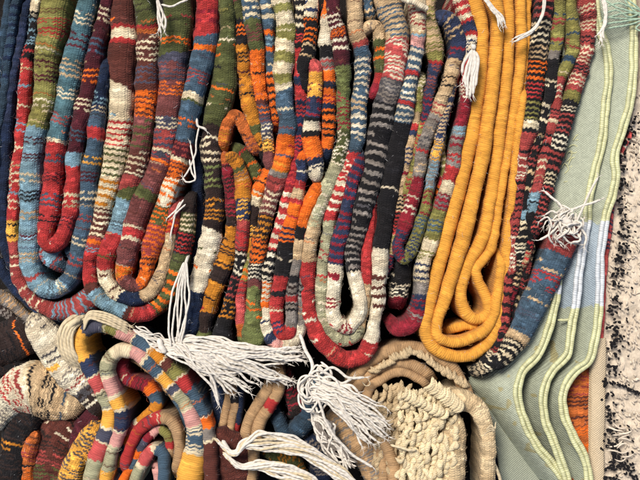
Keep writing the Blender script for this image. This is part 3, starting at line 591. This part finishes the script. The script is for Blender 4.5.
# little embroidered leaves on the cloth
for e in [[(578,139),(582,133),(589,131),(587,136),(580,139)],[(572,146),(577,143),(583,146),(581,151),(574,151)],[(570,158),(572,151),(576,149),(575,156),(571,160)],[(573,164),(577,157),(581,156),(579,162),(574,166)],[(565,168),(569,162),(573,168),(569,172)],[(568,181),(574,180),(581,182)]]:
    tube(R12, [(x, y, -17) for x, y in e], .65, 'S', mat='silk', name='embroidery')
# pale green fringe at top
tf = tube(R12, [(634,14,2),(638,14,2),(644,15,2)], 2.2, 'j', name='tassel', mat='ply')
for c in [[(640,20),(626,22),(612,24),(602,26)],[(640,16),(624,14),(610,18),(600,22)],[(640,12),(628,8),(616,5),(606,8)],[(640,14),(626,18),(614,12),(604,14)],[(638,10),(626,2),(614,-2)],[(640,22),(628,26),(618,28),(606,29)],[(640,18),(630,10),(622,0),(620,-8)],[(640,20),(622,20),(608,19)],[(640,24),(634,30),(642,34)],[(640,16),(626,12),(612,8),(604,2)]]:
    tube(tf, [(a, b, 5 + (i % 3)) for i, (a, b) in enumerate(c)], .9, 'j', name='cord', fray=3)

# thin pink rug, orange rug, beige canvas, shaggy carpet: the flat layers at the right
R13 = rug('folded_rug', 'thin pink rug edge between the sage rug and the white shaggy carpet', 'rug', 608, 300)
fold(R13, [(640,120,6),(629,148,6),(622,165,6),(619,195,6),(615,225,6),(611,255,6),(609,290,6),(607,320,6),(605,345,6),(602,362,6)], 'p~W=160 p~B=250 p', z=-16, D=50, mat='wrap')
R14 = rug('folded_rug', 'burnt orange rug showing through the bend of the sage rug at lower right', 'rug', 580, 420)
fold(R14, [(594,350,30),(588,372,30),(585,400,31),(586,430,31),(590,460,28),(594,500,28)], 'o~r=400 o~m=430 o~O', z=-24, D=50, cap=.2, rib=4.8, crumple=.5)
R15 = rug('folded_rug', 'plain beige canvas rug, a straight strip right of the burnt orange rug', 'rug', 597, 430)
can = lin((190,172,142))
sheet(R15, [(596,340),(596,400),(595,440),(596,500)], [(611,340),(610,400),(609,440),(609,500)], -17, -15, lambda X, Y: np.zeros(X.shape + (3,)) + can, mat='twill', bow=2, thick=65)
R16 = rug('shaggy_carpet', 'white shaggy carpet with a ragged black pattern, at the far right', 'carpet', 640, 250)
cw = lin((206,192,172)); ck = lin((24,22,24)); cg = lin((168,146,130))
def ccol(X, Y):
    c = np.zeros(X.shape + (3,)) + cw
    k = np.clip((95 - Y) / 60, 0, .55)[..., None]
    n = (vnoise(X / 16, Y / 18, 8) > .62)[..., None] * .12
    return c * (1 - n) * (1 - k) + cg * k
def cb(X, Y): return (vnoise(X / 11, Y / 9, 9) - .5) * 4 + (vnoise(X / 2.4, Y / 3.6, 19) - .5) * 1.0
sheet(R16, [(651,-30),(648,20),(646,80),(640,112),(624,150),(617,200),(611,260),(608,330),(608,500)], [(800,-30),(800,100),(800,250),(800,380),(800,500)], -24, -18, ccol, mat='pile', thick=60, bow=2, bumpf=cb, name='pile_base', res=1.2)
g = np.random.default_rng(11); it = []
# black figures: a column of small comb-like knots along the border
y = 116.0
while y < 500:
    mx = 625 + max(0, 150 - y) * .3 - min(10, max(0, y - 250) * .09) + 3 * math.sin(y / 17)
    big = g.uniform() < .62
    for k in range(10 if big else 4):
        rr = (6.0 if big else 3.0) * math.sqrt(g.uniform()); a = g.uniform(0, 6.28)
        it.append((mx + rr * math.cos(a), y + rr * math.sin(a) * .9, -15 + g.uniform(-1, 1), g.uniform(2.6, 5), g.uniform(2, 3.2), g.uniform(-.6, 1.6), g.uniform(-1, 1), ck))
    for k in range(4):
        it.append((mx + 4 + g.exponential(4), y + g.uniform(-6, 6), -16, g.uniform(1.6, 4.6), g.uniform(1.4,2.4), g.uniform(0, 1.5), 0, ck))
    if g.uniform() < .5: it.append((mx - 6 + g.normal(0, 1), y + 4, -16, 4, 2.8, g.uniform(0, 3), 0, ck))
    y += g.uniform(9, 15)
for k in range(46):        # black threads crossing the white
    t = k / 46; it.append((622 + 36 * t + g.normal(0, .5), 386 + 16 * t + g.normal(0, .8), -16, 3.4, 1.7, .4 + g.normal(0, .7), 0, ck))
for k in range(80):
    t = k / 80; it.append((614 + 26 * t + g.normal(0, 3), 448 + 36 * t + g.normal(0, 3), -16, 3.6, 2.0, .9 + g.normal(0, .6), 0, ck))
blobs(R16, it, 'black_pile', kind='stuff')
it = []
for k in range(1500):
    x, y = g.uniform(610, 690), g.uniform(-20, 500)
    if x < 613 + max(0, (165 - y)) * .33: continue
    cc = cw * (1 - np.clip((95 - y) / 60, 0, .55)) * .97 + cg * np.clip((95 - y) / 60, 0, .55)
    it.append((x, y, -19.8 + g.uniform(-.5, .5), g.uniform(3, 7), g.uniform(1.3, 2.1), .9 + g.normal(0, .5), g.uniform(-1.6, 1.6), cc))
for k in range(12):
    it.append((624 + g.uniform(-8, 8), 428 + k * 3, -13, g.uniform(12, 18), 1.8, g.uniform(-.5, .5), g.uniform(-5, 5), cw * 1.05))
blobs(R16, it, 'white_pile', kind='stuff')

# ------------------------------------------------------------------ lower row
# dark padding rugs seen only in gaps
# brown striped rugs at the left
R17 = rug('crumpled_rug', 'dark brown rug with a few orange stitches, below the dark blue rug', 'rug', 10, 340, GB)
fold(R17, [(-16,352,44),(4,344,42),(20,336,34),(30,328,20)], 'd~K=x8 d=x11 d/O*1=x15 d', z=-22, D=40, cap=.35)
fold(R17, [(-14,372,30),(6,366,28),(20,356,22)], 'K~d', z=-32, D=30)
R18 = rug('crumpled_rug', 'grey beige rug strip sagging just under the dark blue rug', 'rug', 30, 322, GB)
fold(R18, [(-14,296,13),(4,308,13),(20,322,12),(40,332,12),(60,338,12),(78,338,12)], 'u~t', z=-26, D=40)
fold(R18, [(-14,310,11),(4,322,11),(18,334,10)], 'd~u', z=-30, D=40)
R19 = rug('crumpled_rug', 'cream rug with charcoal dashes and a yellow line, left of the cream rope', 'rug', 60, 370, GB)
fold(R19, [(24,314,16),(32,328,26),(42,342,33),(54,357,36),(66,373,34),(78,388,28),(88,401,22),(96,414,15),(100,424,10)], 'W~u=326 W:k=358 W/Y*1=368 W~u=380 W~r=386 W~u=391 k/d*1=398 d/W*2=408 d/r*1', z=-6, D=40, cap=.36)
R20 = rug('crumpled_rug', 'beige rug with curved black and red lines, rolled in a big soft bend', 'rug', 40, 400, GB)
fold(R20, [(-18,424,30),(-6,410,38),(8,398,46),(24,393,54),(42,396,58),(58,401,54),(72,405,40),(82,408,24)], 'W~u=x0 W/R*1=x5 W~R=x14 W/r*1=x22 C=x25 c/K*1=x30 c=x36 c~K=x46 c/K*1=x52 c=x58 c/s*1=x64 c', z=-14, D=36, cap=.36, rib=3.8, taper=(0,12))
R21 = rug('crumpled_rug', 'near black rug with yellow stitches in the lower left corner', 'rug', 12, 450, GB)
fold(R21, [(34,416,16),(20,424,28),(10,438,32),(6,455,30),(2,475,30),(0,500,30)], 'K~d=446 K/y*2=456 K~d', z=-18, D=34, cap=.4)
R22 = rug('crumpled_rug', 'maroon rug with a white squiggle and an orange edge, below the beige bend', 'rug', 45, 455, GB)
fold(R22, [(72,418,22),(60,430,36),(48,446,44),(42,464,46),(38,500,46)], 'm/d=430 m:W=444 m~d=458 m~r=472 m~g', z=-26, D=30, cap=.3)
fold(R22, [(30,436,10),(24,446,17),(18,462,22),(14,500,22)], 'o=448 o~r=468 o.K=474 o~O', z=-20, D=30, taper=(6,0))
fold(R22, [(104,400,20),(92,414,22),(80,428,24),(72,446,24),(66,470,20)], 'M~K=418 M/K*4', z=-22, D=30)
R23 = rug('crumpled_rug', 'yellow rug strip with short grey dashes, left of the coiled block edged rug', 'rug', 75, 450, GB)
fold(R23, [(98,422,12),(90,434,19),(80,450,23),(70,468,24),(62,500,24)], 'Y~k', z=-10, D=34, cap=.45)

# many-coloured wrapped rug
R24 = rug('coiled_rug', 'rug with edges of red, blue, gold and olive blocks in tall nested loops', 'rug', 145, 410, GB)
def blocks(start, n, ln, seed):
    r_ = random.Random(seed); cyc = 'YBPeYakpeBYPseYRBae'
    i = cyc.index(start[0]) if start[0] in cyc else 0
    out = []
    for k in range(n):
        out.append(f'{cyc[(i + k) % len(cyc)]}=+{ln + r_.uniform(-2, 3):.1f}'); out.append('C=+2.2')
    return ' '.join(out) + ' ' + cyc[i]
kw = dict(mat='wrap', crumple=.6, cap=.6, D=44, rib=5)
fold(R24, [(88,500,18),(90,478,18),(97,454,18),(105,434,17),(108,418,16),(104,400,15),(94,382,15),(85,364,15),(78,350,15),(80,337,14),(92,328,14),(108,328,14),(120,333,14),(135,341,14),(151,353,14),(166,366,14),(181,382,14),(194,398,14),(203,416,15),(208,440,15),(210,470,15),(210,500,15)],
     'e=474 e=460 p=+18 C=+2 a=+13 C=+2 Y=+17 C=+2 e=+17 C=+2 p=+15 C=+2 B=+18 Y=x84 a=x103 G=x117 P=+17 C=+2 s=+16 C=+2 y=+16 C=+2 m=+9 G=+14 C=+2 R=+14 s=+30 C=+1 O=+12 u=+10 C=+3 m', z=0, **kw)
fold(R24, [(100,500,13),(104,478,13),(110,454,14),(118,432,14),(120,412,14),(113,393,14),(106,376,14),(107,361,14),(117,352,14),(131,353,14),(147,363,14),(161,377,14),(175,392,14),(187,409,15),(194,428,18),(194,448,23),(190,470,27),(186,500,28)],
     'P=480 Y=470 e=+26 C=+1 P=+14 C=+2 B=+18 C=+3 Y=+12 C=+5 P=+14 C=+4 e=x113 C=x130 P=+14 C=+3 s=+18 C=+2 Y=+14 C=+2 a=+8 C=+2 e=+18 C=+3 P=+16 C=+2 s~C=+24 C=+4 Y', z=1, **kw)
fold(R24, [(122,352,9),(116,366,12),(121,380,13),(132,386,13),(143,390,13),(151,399,13),(152,411,13),(142,421,13),(131,431,12),(124,446,12),(119,464,12),(114,485,12)], 'x=x142 O=x150 s=408 y=x136 C=x133 p=440 O=+12 a=+10 Y=+12 s', z=-16, **kw)
fold(R24, [(118,362,9),(130,364,9),(145,373,9),(160,388,9),(174,406,9),(184,428,9),(186,450,9)], 't=x160 t~k=x172 s', z=-22, **kw)
fold(R24, [(120,482,11),(124,462,11),(130,446,11),(139,430,12),(152,421,12),(165,420,12),(174,429,11),(178,444,11),(176,462,11),(172,485,11)], 's=476 R=x146 R=x160 t', z=-6, **kw)
fold(R24, [(118,490,10),(128,470,10),(137,452,10),(147,438,10),(157,432,10),(165,437,10),(167,450,10),(165,470,10)], 'O=472 s=462 O=452 a=442 x=x150 P=x158 G=444 R=452 t', z=-10, **kw)
fold(R24, [(130,490,12),(136,474,12),(144,460,13),(152,451,12),(160,455,12),(162,468,12),(160,490,12)], 'e=468 C=464 p=x152 C=x156 s', z=-4, **kw)
fold(R24, [(150,480,10),(153,470,10),(156,490,10)], 'P', z=-8, **kw)
# cream rope hanging beside it
t = tube(R24, [(80,320,-4),(74,322,0),(68,328,1)], 3, 'C', name='fringe', seg=10)
for k in range(9):
    o = k * 1.9 - 8
    tube(t, [(84 + o * .3, 314 + o * .5, -16), (68 + o * .8, 328 + o * .3, 1 + k % 2), (66 + o * .9, 342, 2 - k % 2), (70 + o * .9, 356, 0 + k % 2), (80 + o * .6, 374, -14)], 1.55, 'C', name='cord')
for k in range(5):
    tube(t, [(84, 322 + k * 2, 0), (90, 312 + k * 1.6, 3), (102, 312 + k * 2.2, 4 - k % 2), (114, 316 + k * 2.5, 3), (128, 324 + k * 2.6, -2)], 1.25, 'C', name='cord', fray=3)
# pale gauzy ends right of the loop
t = tube(R24, [(132,330,-6),(140,336,-6),(148,338,-6)], 1.5, 'W', name='fringe')
for k in range(16):
    r_ = random.Random(k); y0 = 334 + k * 1.6
    tube(t, [(134 + k, y0 - 8, -8), (144 + k * .7, y0 - 4 + r_.uniform(-4, 4), -4), (156 + k, y0 + r_.uniform(-5, 5), -8), (170, y0 + 8, -9)], .8, 'W', name='cord', fray=2, wig=1.5)

# tan cords with red blocks in the dark gap
R25 = rug('folded_rug', 'rug with tan edges and small red blocks, in the gap under white fringe', 'rug', 245, 415, GB)
kw = dict(mat='wrap', crumple=.4, D=36, rib=5)
fold(R25, [(230,384,8),(228,396,9),(224,412,9),(221,428,9),(218,448,9)], 't', z=-20, **kw)
fold(R25, [(226,378,8),(229,390,9),(233,404,9),(231,424,9),(227,448,9)], 't=398 K=408 t', z=-18, **kw)
fold(R25, [(234,384,7),(237,398,8),(237,414,8),(234,432,8),(232,448,8)], 'N=428 R=442 N', z=-22, **kw)
fold(R25, [(270,378,10),(267,390,12),(259,405,12),(250,420,12),(245,436,12),(242,456,12)], 't', z=-16, **kw)
fold(R25, [(274,368,11),(278,380,12),(277,394,13),(270,409,13),(260,424,13),(255,442,13),(251,460,12),(249,490,12)], 't=404 R=414 t', z=-14, **kw)
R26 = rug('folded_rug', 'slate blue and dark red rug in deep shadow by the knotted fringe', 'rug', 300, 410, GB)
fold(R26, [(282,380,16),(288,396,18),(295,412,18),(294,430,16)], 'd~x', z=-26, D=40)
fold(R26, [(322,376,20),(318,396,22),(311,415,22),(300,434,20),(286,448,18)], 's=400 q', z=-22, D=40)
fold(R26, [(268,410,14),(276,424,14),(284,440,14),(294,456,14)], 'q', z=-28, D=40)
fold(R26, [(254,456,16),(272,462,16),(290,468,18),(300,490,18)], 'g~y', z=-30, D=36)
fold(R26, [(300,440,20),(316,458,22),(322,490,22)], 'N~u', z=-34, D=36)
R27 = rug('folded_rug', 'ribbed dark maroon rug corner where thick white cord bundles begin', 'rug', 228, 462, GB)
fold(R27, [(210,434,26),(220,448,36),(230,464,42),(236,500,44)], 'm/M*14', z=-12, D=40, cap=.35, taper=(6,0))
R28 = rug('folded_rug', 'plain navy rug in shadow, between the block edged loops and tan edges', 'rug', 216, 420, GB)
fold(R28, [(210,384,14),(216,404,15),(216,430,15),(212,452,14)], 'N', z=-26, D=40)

# big fringe lying across the middle
t = tube(R4, [(160,338,4),(162,346,6),(166,352,6)], 3, 'W', name='fringe', seg=12, label='white fringe fanned across the foot of the rug')
r_ = random.Random(12)
for k in range(88):
    f = k / 87
    x0 = 160 + r_.uniform(0, 22); y0 = 341 + 12 * f + r_.uniform(-4, 4)
    if k % 3 == 0:     # the upper sweep to the right
        ex, ey = r_.uniform(278, 306), r_.uniform(347, 364)
        mid = [(x0 + 34, y0 + r_.uniform(-6, 2)), (x0 + 74, 344 + r_.uniform(-1, 9) + f * 5)]
    elif k % 3 == 1:
        ex, ey = r_.uniform(245, 292), r_.uniform(364, 386)
        mid = [(x0 + 28, y0 + r_.uniform(-3, 6)), (x0 + 60, 352 + r_.uniform(0, 14) + f * 5)]
    else:
        ex, ey = r_.uniform(208, 255), r_.uniform(366, 394)
        mid = [(x0 + 16, y0 + r_.uniform(0, 8)), (x0 + 34, 358 + r_.uniform(0, 12))]
    tube(t, [(x0, y0, 2)] + [(a, b, 6 + r_.uniform(-3, 5)) for a, b in mid] + [(ex, ey, r_.uniform(-6, 2))], r_.uniform(1.0, 1.3), 'W', name='cord', fray=5, wig=1.5)
for c in [[(178,344),(206,366),(216,384),(219,400)],[(176,346),(200,372),(212,384),(220,404)]]:
    tube(t, [(a, b, 9) for a, b in c], 1.3, 'W', name='cord', fray=2)

# knotted fringe under the red fold
t = tube(R8, [(300,334,2),(306,350,4),(312,364,6),(312,378,6)], 1.8, 'W', name='fringe', seg=10, label='white knotted fringe spilling right over the tan shaggy rug')
for k in range(20):
    r_ = random.Random(50 + k); cx, cy = 312 + r_.uniform(-6, 12), 386 + r_.uniform(-12, 12); a0 = r_.uniform(0, 6)
    pts = [(cx + math.cos(a0 + i * 1.15) * r_.uniform(5, 10), cy + math.sin(a0 + i * 1.15) * r_.uniform(9, 15), 5 + r_.uniform(-3, 6)) for i in range(5)]
    tube(t, pts, 1.1, 'W', name='cord', wig=1.0, fray=0)
for k in range(38):
    r_ = random.Random(90 + k); f = k / 37
    x0, y0 = 318 + r_.uniform(-8, 10), 384 + r_.uniform(-12, 10) + f * 8
    ex, ey = 352 + r_.uniform(0, 34) + f * 4, 402 + f * 40 + r_.uniform(-5, 5)
    tube(t, [(x0, y0, 8), ((x0 * 2 + ex) / 3, (y0 * 2 + ey) / 3 - 4 + r_.uniform(-4, 4), 13 + r_.uniform(-3, 4)), ((x0 + 2 * ex) / 3, (y0 + 2 * ey) / 3 - 2 + r_.uniform(-3, 3), 12 + r_.uniform(-2, 4)), (ex, ey, 8 + r_.uniform(-2, 2))], r_.uniform(.95, 1.2), 'W', name='cord', fray=5, wig=1.6)
for c in [[(320,372),(332,366),(346,375),(364,376)],[(322,378),(338,384),(352,384),(358,390)],[(318,366),(330,374),(342,382),(352,376)],[(318,396),(326,420),(338,438),(352,452),(372,464)]]:
    tube(t, [(a, b, 12) for a, b in c], 1.4, 'W', name='cord', fray=3)
for k in range(20):
    r_ = random.Random(150 + k)
    tube(t, [(316 + r_.uniform(-8, 8), 412 + r_.uniform(-6, 10), -6), (322 + r_.uniform(-8, 12), 430 + r_.uniform(-8, 8), -2), (330 + r_.uniform(-8, 14), 446 + r_.uniform(-6, 8), -4), (340 + r_.uniform(-6, 18), 466 + r_.uniform(-8, 10), -6)], 1.1, 'u' if k % 3 == 0 else 'W', name='cord', wig=1.4)

# two thick bundles of plied cords at the bottom
t = tube(R27, [(222,440,0),(228,448,3),(232,456,3)], 2.2, 'W', name='fringe', seg=10, label='two thick bundles of white plied cords')
for b, path in enumerate([[(224,442,2),(236,452,5),(244,443,8),(258,438,10),(280,440,10),(302,447,9),(322,459,8),(342,474,6),(362,494,4)], [(232,456,2),(244,466,5),(258,464,8),(276,466,9),(296,474,8),(314,484,6),(330,498,4)]]):
    for k in range(20):
        r_ = random.Random(200 + b * 20 + k); ph = k / 20 * 6.283 * 2; sc = .55 + .6 * ((k * 7) % 10) / 10; pts = []
        for i, (x, y, z) in enumerate(path):
            f = min(1, i / 3)
            q = ph + i * .55
            if i == 0:
                pts.append((214 + 8 * b + k * .7, 438 + 14 * b + k * .8, 1)); continue
            pts.append((x + math.sin(q) * 3 * f * sc + r_.gauss(0, .8), y + math.cos(q) * (8 if i > 2 else 4.5) * f * sc + r_.gauss(0, .8), z + math.sin(q) * 3.5 * sc))
        tube(t, pts, 1.3, 'C' if k % 3 == 0 else 'W', name='cord', wig=1.0)

# tan shaggy rug
R29 = rug('shaggy_rug', 'tan shaggy rug rolled in wrapped arches with creamy yarn tufts', 'rug', 420, 420, GB)
kw = dict(mat='wrap', crumple=.7, D=40, cap=.6, rib=5)
fold(R29, [(350,392,11),(361,373,12),(378,359,12),(402,350,13),(426,353,13),(447,364,13),(462,381,13),(471,398,13),(474,416,12)], 't', z=-14, **kw)
fold(R29, [(346,420,12),(354,398,12),(366,381,12),(384,370,12),(406,365,12),(426,374,12),(440,388,10)], 't', z=-14, **kw)
fold(R29, [(360,434,12),(364,410,11),(371,392,11),(385,380,11),(403,374,11),(422,382,10),(436,396,10)], 't', z=-12, **kw)
fold(R29, [(330,416,22),(340,426,24),(352,442,26),(366,458,26),(376,478,24),(380,500,24)], 't~u', z=-14, crumple=1.6, D=40, mat='wrap')
fold(R29, [(368,442,10),(376,448,11),(382,462,11),(385,500,11)], 't', z=-12, **kw)
fold(R29, [(374,436,12),(386,446,13),(393,462,13),(396,500,13)], 't', z=-9, **kw)
PAL['F'] = lin((186,164,128))
fold(R29, [(430,420,20),(442,408,24),(456,402,24),(472,404,20),(482,414,17),(488,430,15),(490,460,15),(490,500,15)], 'F', z=-3, cap=.42, D=34, rib=4.2)
fold(R29, [(452,412,18),(456,430,22),(456,455,24),(455,500,24)], 'F', z=-3, cap=.35, D=34, rib=4.2)
g = np.random.default_rng(21); it = []
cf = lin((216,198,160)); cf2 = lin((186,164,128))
for row in range(13):
    for k in range(17):
        x = 402 + k * 3.3 + g.normal(0, 1.2); y = 394 + row * 7.6 + (k % 2) * 2.5 + g.normal(0, 1.6)
        if x > 454 - max(0, row - 8) * 2: continue
        it.append((x, y, -7 + 2.5 * math.sin(k * .9 + row) + g.uniform(-1, 3), g.uniform(10, 17), g.uniform(4.6, 6.4), -1.35 + g.normal(0, .38), g.normal(0, 3), cf))
for k in range(15):      # the plump plait at the top
    it.append((427 + k * 2.2, 382 + k * 1.7, 4 + g.uniform(-.5, .8), 16 + g.uniform(-1, 2), 4.6, -1.0 + g.normal(0, .1), 4 + g.normal(0, .6), cf))
for k in range(16):
    it.append((404 + k * 2.6 + g.normal(0, .8), 393 + k * 1.3 + g.normal(0, .8), 3, 13 + g.uniform(-2, 2), 5, -1.2 + g.normal(0, .25), 3, cf))
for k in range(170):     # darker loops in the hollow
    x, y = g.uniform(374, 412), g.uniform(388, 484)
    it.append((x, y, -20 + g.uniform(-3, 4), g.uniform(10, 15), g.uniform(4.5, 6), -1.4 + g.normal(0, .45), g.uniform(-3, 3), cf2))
for k in range(60):      # plaited row between the arches
    a = k / 59; x = 374 + 94 * a; y = 369 - 21 * math.sin(min(1, a * 1.35) * math.pi * .62) + max(0, a - .45) * 62
    it.append((x + g.normal(0, .6), y + 2 + g.normal(0, 1), -11, 11 + g.uniform(-2, 2), 4.6, -.2 + a * 1.5 + g.normal(0, .3), 2, cf2 * 1.05))
blobs(R29, it, 'tufts', mat='yarn', kind='stuff')
sheet(R29, [(372,398),(374,425),(380,460),(384,500)], [(448,394),(456,425),(456,460),(456,500)], -26, -13, lambda X, Y: np.zeros(X.shape + (3,)) + cf2 * .8, mat='pile', name='backing', thick=14)
tube(R29, [(390,444,2),(398,446,4),(408,449,6),(416,449,4)], 1.3, 'C', name='loose_yarn')
tube(R29, [(484,442,-6),(490,454,-8),(496,466,-10),(503,484,-12)], 1.7, 'C', name='loose_yarn')
tube(R29, [(362,382,-2),(366,386,-1),(370,384,-1),(368,379,-2)], .6, 'C', name='loose_yarn')
for k in range(4):
    tube(R29, [(486,430 + k,-2),(491,424 + k * 2,2),(494,428 + k,1),(496,422 + k * 3,0)], .5, 'C', name='loose_yarn')
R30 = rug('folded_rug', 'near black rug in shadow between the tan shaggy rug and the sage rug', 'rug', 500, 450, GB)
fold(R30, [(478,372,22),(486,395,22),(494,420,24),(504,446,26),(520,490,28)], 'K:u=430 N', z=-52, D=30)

# ------------------------------------------------------------------ stray wool fibres standing off the folds
